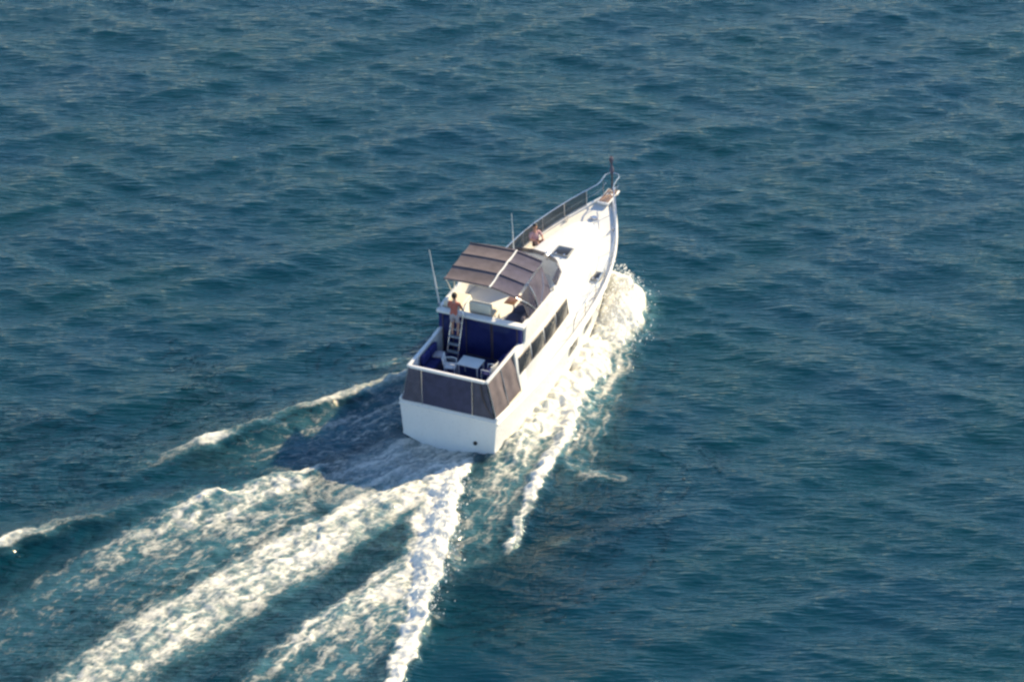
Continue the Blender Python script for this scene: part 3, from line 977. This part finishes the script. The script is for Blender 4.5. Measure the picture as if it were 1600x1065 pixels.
# tinted wind deflector on the coaming
rings = []
for (xo, yo) in CP[3:12]:
    rings.append([(xo, yo, 3.73), (xo * .95, yo - .15, 3.98), (xo * .95 * .985, yo - .165, 3.98), (xo * .985, yo - .015, 3.73)])
MB().loft(rings).build("wind_deflector", "screen", fly, angle=50)
# side screen of tinted sheet along the starboard side, under the canvas
MB().slab([(1.66, 3.45, 3.75), (1.66, 4.20, 3.75), (1.33, 4.20, 4.62), (1.33, 3.45, 4.54)], .012, (1, 0, .2)).build("side_screen", "screen", fly)
# helm console, wheel, helm bench and a lounge
con = MB().add([(-1.2, 5.9, 3.06), (.1, 5.9, 3.06), (.1, 6.7, 3.06), (-1.2, 6.7, 3.06), (-1.2, 6.05, 3.85), (.1, 6.05, 3.85), (.1, 6.7, 4.0), (-1.2, 6.7, 4.0)],
               [(3, 2, 1, 0), (4, 5, 6, 7), (0, 1, 5, 4), (1, 2, 6, 5), (2, 3, 7, 6), (3, 0, 4, 7)]).build("helm_console", "white", fly, bevel=.03)
MB().tube([(-.55 + .2 * math.cos(a), 5.86 - .06 * math.sin(a), 3.72 + .19 * math.sin(a)) for a in np.linspace(0, 2 * math.pi, 21)], .016, 6).build("wheel", "steel", con)
hs = MB().box(-.62, .30, 3.30, 3.95, 3.06, 3.48).build("helm_seat", "white", fly, bevel=.03)
MB().box(-.60, .28, 3.32, 3.93, 3.48, 3.62).build("cushion", "cream", hs, bevel=.05, segs=3)
MB().box(-.60, .28, 3.22, 3.40, 3.60, 4.06).build("backrest", "cream", hs, bevel=.06, segs=3)
ps = MB().box(-1.56, -1.0, 3.25, 4.4, 3.06, 3.48).build("port_bench", "white", fly, bevel=.03)
MB().box(-1.55, -1.02, 3.27, 4.38, 3.48, 3.62).build("cushion", "cream", ps, bevel=.05, segs=3)
MB().box(-1.56, -1.08, 3.14, 3.28, 3.50, 3.92).build("backrest", "cream", ps, bevel=.05, segs=3)
lg = MB().box(.75, 1.56, 3.2, 5.3, 3.06, 3.45).build("lounge", "white", fly, bevel=.03)
for k in range(3):
    MB().box(.77, 1.54, 3.22 + .69 * k, 3.88 + .69 * k, 3.45, 3.60).build("cushion", "canvas_plum", lg, bevel=.05, segs=3)
MB().box(1.42, 1.57, 3.22, 5.28, 3.60, 3.86).build("backrest", "canvas", lg, bevel=.05, segs=3)
MB().tube([(.55, 4.6, 3.06), (.55, 4.6, 3.62)], .04, 8).build("table_post", "steel", fly)
MB().box(.32, .72, 4.25, 4.95, 3.62, 3.65).build("table_top", "wood", fly, bevel=.012)

# ---- bimini canvas top on three bows
bim = empty("bimini_top", parent=boat)
def bim_z(x, y):
    arch = -.05 * (x / 1.5) ** 2
    if x > .28:
        arch -= .17 * (x - .28)
    lng = .05 * math.cos((y - 4.27) / 1.1 * 1.4) - .03
    sag = -.045 * abs(math.sin((y - 3.2) / 2.35 * math.pi * 3)) 
    return 4.88 + arch + lng + sag + .10 * (y - 3.2)
def bim_sheet(x0, x1, nx):
    ny = 24
    P = []
    for j in range(ny + 1):
        y = 3.2 + 2.35 * j / ny
        for i in range(nx + 1):
            x = x0 + (x1 - x0) * i / nx
            e = 0
            P.append(Vector((x, y + (.10 * (1 - (x / 1.7) ** 2) if j == ny else 0), bim_z(x, y))))
    W = nx + 1
    nP = len(P)
    F = []
    for j in range(ny):
        for i in range(nx):
            q = (j * W + i, j * W + i + 1, (j + 1) * W + i + 1, (j + 1) * W + i)
            F += [q, tuple(nP + k for k in q[::-1])]
    per = [i for i in range(W)] + [j * W + nx for j in range(1, ny + 1)] + [ny * W + i for i in range(nx - 1, -1, -1)] + [j * W for j in range(ny - 1, 0, -1)]
    for k in range(len(per)):
        p, q = per[k], per[(k + 1) % len(per)]
        F.append((q, p, nP + p, nP + q))
    return MB().add(P + [p - Vector((0, 0, .02)) for p in P], F)
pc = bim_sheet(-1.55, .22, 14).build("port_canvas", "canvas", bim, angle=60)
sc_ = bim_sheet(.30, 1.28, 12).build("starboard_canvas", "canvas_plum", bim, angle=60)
MB().tube([(.26, y, bim_z(.26, y) + .02) for y in np.linspace(3.18, 5.6, 14)], .03, 8).build("centre_strip", "white", bim)
for x0, x1, par in ((-1.56, .22, pc), (.30, 1.29, sc_)):
    for y in (3.22, 3.98, 4.77, 5.53):
        MB().tube([(x, y, bim_z(x, y) + .012) for x in np.linspace(x0, x1, 10)], .022, 6).build("seam", "canvas", par)
for y, yb in ((3.25, 4.1), (4.27, 4.27), (5.5, 4.5)):
    pts = [(-1.66, yb, 3.74), (-1.62, (y + yb) / 2, 4.4), (-1.5, y, bim_z(-1.5, y) - .05)]
    pts += [(x, y, bim_z(x, y) - .045) for x in np.linspace(-1.2, 1.2, 10)]
    pts += [(1.26, y, bim_z(1.26, y) - .05), (1.55, (y + yb) / 2, 4.2), (1.66, yb, 3.74)]
    MB().tube(pts, .018, 8).build("bow_frame", "steel", bim)

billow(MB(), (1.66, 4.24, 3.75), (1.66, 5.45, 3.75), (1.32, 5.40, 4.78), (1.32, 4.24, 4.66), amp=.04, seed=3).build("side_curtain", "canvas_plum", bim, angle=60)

# ---- antennas
def antenna(p0, p1, r0, r1):
    a, c = Vector(p0), Vector(p1)
    e = MB().tube([a, a.lerp(c, .5), a.lerp(c, .52), c], [r0, r0 * .9, r1, r1 * .7], 8).build("antenna", "white", boat)
    MB().tube([a - Vector((0, 0, .06)), a + (c - a).normalized() * .15], .045, 8).build("base", "steel", e)
antenna((-1.63, 2.98, 3.80), (-1.72, 2.45, 6.35), .032, .02)
antenna((-.70, 7.45, 3.82), (-.74, 7.40, 5.45), .022, .014)
antenna((1.66, 5.6, 3.80), (1.68, 5.3, 4.7), .012, .007)
# navigation horn and searchlight
MB().tube([(.6, 7.5, 3.74), (.6, 7.5, 3.86)], [.04, .03], 8).tube([(.6, 7.42, 3.93), (.6, 7.62, 3.93)], [.09, .10], 12).build("searchlight", "steel", fly)

# ---------------------------------------------------------------- loose furniture
def chair(name, label, x, y, rz, seat_mat):
    e = empty(name, label, "chair", "chairs on the aft deck")
    for sx in (-1, 1):
        for sy in (-1, 1):
            MB().tube([(sx * .21, sy * .19, 0), (sx * .20, sy * .18, .43)], .022, 8).build("leg", "white", e)
        MB().tube([(sx * .20, -.18, .43), (sx * .21, -.26, .86)], .022, 8).build("back_post", "white", e)
        MB().tube([(sx * .21, -.22, .64), (sx * .25, .0, .65), (sx * .23, .18, .62), (sx * .20, .18, .43)], .02, 8).build("arm_rest", "white", e)
    MB().box(-.22, .22, -.20, .22, .42, .47).build("seat", seat_mat, e, bevel=.02)
    for k in range(3):
        z = .54 + .11 * k
        y_ = -.20 - .05 * k * .55
        MB().box(-.20, .20, y_ - .015, y_ + .015, z, z + .085).build("back_slat", "white", e, bevel=.008)
    e.matrix_world = aboard(x, y, 2.032, rz)
    return e
chair("deck_chair", "white deck chair on the aft deck nearest the ladder", -.48, 1.32, rad(-75), "white")
chair("deck_chair", "white deck chair on the aft deck near the starboard side", .98, 1.42, rad(80), "navy")
tb = empty("deck_table", "low pale table between the chairs on the aft deck", "table")
MB().box(-.42, .42, -.32, .32, .60, .64).build("table_top", "deck", tb, bevel=.015)
for sx in (-1, 1):
    for sy in (-1, 1):
        MB().tube([(sx * .36, sy * .26, 0), (sx * .36, sy * .26, .60)], .022, 8).build("leg", "white", tb)
def pillow(label, x, y, z, rz, tilt):
    rings_ = []
    for k in range(9):
        u = -1 + 2 * k / 8
        t_ = max(.012, .075 * (1 - abs(u) ** 2.6))
        rings_.append([(.21 * u, .20 * math.copysign(abs(math.sin(a)) ** .6, math.sin(a)), t_ * math.copysign(abs(math.cos(a)) ** .8, math.cos(a))) for a in np.linspace(0, 2 * math.pi, 17)[:-1]])
    p = MB().loft(rings_).build("pillow", "shorts", None)
    p["label"] = label
    p["category"] = "pillow"
    p["group"] = "pillows on the aft deck"
    p.matrix_world = aboard(x, y, z, rz) @ Matrix.Rotation(tilt, 4, 'X')
pillow("pale lilac pillow lying at the forward end of the port settee", -1.12, 1.72, 2.565, rad(15), 0.0)
pillow("pale lilac pillow propped in the port aft corner of the settee", -1.12, .48, 2.60, rad(-20), rad(-28))
tb.matrix_world = aboard(.22, 1.55, 2.032, 0)

# ---------------------------------------------------------------- people
def person(name, label, J, mats, mw):
    """J: joints in metres. One continuous skinned body; shirt, shorts and skin are face materials of it."""
    V, E, Rr, T = [], [], [], []
    def v(p, r, tag):
        V.append(Vector(p)); Rr.append(r); T.append(tag)
        return len(V) - 1
    def chain(start, pts):
        last = start
        for p, r, tg in pts:
            k = v(p, r, tg)
            E.append((last, k))
            last = k
        return last
    pel = v(J["pelvis"], (.155, .115), 2)
    mid = Vector(J["pelvis"]).lerp(Vector(J["chest"]), .5)
    c1 = chain(pel, [(mid, (.135, .10), 1), (J["chest"], (.16, .115), 1)])
    neckp = Vector(J["neck"])
    hd = Vector(J["head"])
    top = chain(c1, [(neckp, (.065, .06), 0), (neckp.lerp(hd, .45), (.058, .058), 0), (hd - (hd - neckp).normalized() * .02, (.085, .095), 0), (hd + (hd - neckp).normalized() * .09, (.078, .09), 0)])
    fwd = Vector(J["face"]).normalized()
    for s_ in ("l", "r"):
        sh, el, wr = Vector(J["sh_" + s_]), Vector(J["el_" + s_]), Vector(J["wr_" + s_])
        w_ = chain(c1, [(sh, (.062, .06), 1), (sh.lerp(el, .5), (.052, .052), 1), (el, (.042, .042), 0), (el.lerp(wr, .4), (.040, .040), 0), (wr, (.026, .030), 0)])
        d = (wr - el).normalized()
        side = d.cross(fwd).normalized() if abs(d.dot(fwd)) < .9 else Vector((1, 0, 0))
        palm = chain(w_, [(wr + d * .05, (.034, .022), 0)])
        pp = wr + d * .05
        grip = Vector(J.get("grip", fwd)).normalized()
        for k, ln in enumerate((.062, .075, .080, .072, .056)):
            off = (k - 2) * .019
            if k == 0:
                a_ = pp - d * .01 + side * -.038 + grip * .012
                chain(palm, [(a_, .011, 0), (a_ + d * .028 + grip * .018, .009, 0)])
            else:
                a_ = pp + d * .038 + side * off
                chain(palm, [(a_, .010, 0), (a_ + d * ln * .45 + grip * .012, .009, 0), (a_ + d * ln * .7 + grip * .034, .008, 0)])
        hp, kn, an_ = Vector(J["hip_" + s_]), Vector(J["kn_" + s_]), Vector(J["an_" + s_])
        f = Vector(J["foot"]).normalized()
        chain(pel, [(hp, (.095, .09), 2), (hp.lerp(kn, .5), (.078, .078), 2), (kn, (.058, .058), 0), (kn.lerp(an_, .35), (.056, .056), 0), (an_, (.038, .040), 0), (an_ + f * .09 - Vector((0, 0, .03)), (.040, .030), 0), (an_ + f * .17 - Vector((0, 0, .045)), (.034, .02), 0)])
    me = bpy.data.meshes.new(name + "_cage")
    me.from_pydata([tuple(p) for p in V], E, [])
    ob = bpy.data.objects.new(name + "_cage", me)
    COL.objects.link(ob)
    sk = ob.modifiers.new("skin", 'SKIN')
    sk.use_smooth_shade = True
    sd = me.skin_vertices[0].data
    for i, r_ in enumerate(Rr):
        sd[i].radius = r_ if isinstance(r_, tuple) else (r_, r_)
    sd[pel].use_root = True
    ss = ob.modifiers.new("sub", 'SUBSURF')
    ss.levels = 1
    ss.render_levels = 1
    dg = bpy.context.evaluated_depsgraph_get()
    body = bpy.data.meshes.new_from_object(ob.evaluated_get(dg))
    bpy.data.objects.remove(ob)
    body.materials.clear()
    for q in mats:
        body.materials.append(M[q])
    for p in body.polygons:
        best_, bt = 1e9, 0
        for (i, j) in E:
            a_, c_ = V[i], V[j]
            ab = c_ - a_
            t = max(0, min(1, (p.center - a_).dot(ab) / max(ab.length_squared, 1e-9)))
            dd = (p.center - (a_ + ab * t)).length - .03 * (T[j] != 0)
            if dd < best_:
                best_, bt = dd, T[j] if t > .35 else T[i]
        p.material_index = bt
        p.use_smooth = True
    root = bpy.data.objects.new(name, body)
    COL.objects.link(root)
    root["label"] = label
    root["category"] = "person"
    # head details
    upv = (hd - neckp).normalized()
    rt = fwd.cross(upv).normalized()
    def ball(nm, c, r, mat, sq=(1, 1, 1), cut=None):
        bm = bmesh.new()
        bmesh.ops.create_uvsphere(bm, u_segments=14, v_segments=9, radius=r)
        R3 = Matrix((rt, fwd, upv)).transposed()
        if cut is not None:
            bmesh.ops.delete(bm, geom=[q for q in bm.verts if cut(q.co / r)], context='VERTS')
        for q in bm.verts:
            q.co = R3 @ Vector((q.co.x * sq[0], q.co.y * sq[1], q.co.z * sq[2])) + Vector(c)
        m2 = bpy.data.meshes.new(nm)
        bm.to_mesh(m2)
        bm.free()
        m2.polygons.foreach_set("use_smooth", [True] * len(m2.polygons))
        return link(nm, m2, mat, root)
    hc = hd + upv * .035
    ball("hair", hc + upv * .012 - fwd * .012, .118, "hair", (.92, 1.02, 1.08), cut=lambda q: q.z < -.05 and q.y > -.2 or q.z < -.65 or (q.y > .55 and q.z < .45))
    for s_ in (-1, 1):
        ball("eye", hc + fwd * .088 + rt * .034 * s_ + upv * .0, .012, "black")
        ball("ear", hc + rt * .088 * s_ - upv * .01, .028, "skin", (.4, .8, 1.1))
    ball("nose", hc + fwd * .10 - upv * .028, .017, "skin", (.8, 1.2, 1.4))
    ball("mouth", hc + fwd * .088 - upv * .062, .02, "red", (1.2, .35, .3))
    root.matrix_world = mw
    return root

# standing on the ladder, back to the camera, holding its rails
person("person", "standing person in a red shirt on the ladder behind the cream flybridge seat",
       dict(pelvis=(0, -.06, .92), chest=(0, -.02, 1.28), neck=(0, 0, 1.47), head=(0, .02, 1.62), face=(0, 1, -.1), foot=(0, 1, 0), grip=(0, 1, 0),
            sh_l=(-.19, -.02, 1.40), el_l=(-.27, .06, 1.15), wr_l=(-.22, .20, 1.02), sh_r=(.19, -.02, 1.40), el_r=(.27, .06, 1.15), wr_r=(.22, .20, 1.02),
            hip_l=(-.10, -.05, .86), kn_l=(-.11, .04, .48), an_l=(-.11, -.02, .07), hip_r=(.10, -.05, .86), kn_r=(.11, .04, .48), an_r=(.11, -.02, .07)),
       ["skin", "red", "shorts"], aboard(-.815, 2.50, 2.97))
# seated on the port side deck by the bow rail, facing inboard
dz = sheer(11.2)[1] - .04
person("person", "seated person in a pale pink top by the port bow rail",
       dict(pelvis=(0, 0, .12), chest=(0, -.05, .46), neck=(0, -.05, .65), head=(0, -.02, .80), face=(0, 1, -.05), foot=(0, 1, .1), grip=(0, .6, -.8),
            sh_l=(-.19, -.05, .58), el_l=(-.27, .06, .36), wr_l=(-.16, .26, .40), sh_r=(.19, -.05, .58), el_r=(.27, .06, .36), wr_r=(.16, .26, .40),
            hip_l=(-.10, .04, .11), kn_l=(-.14, .36, .40), an_l=(-.12, .55, .05), hip_r=(.10, .04, .11), kn_r=(.14, .36, .40), an_r=(.12, .55, .05)),
       ["skin", "pink", "brownpants"], aboard(-1.42, 11.0, dz, rad(-125)))
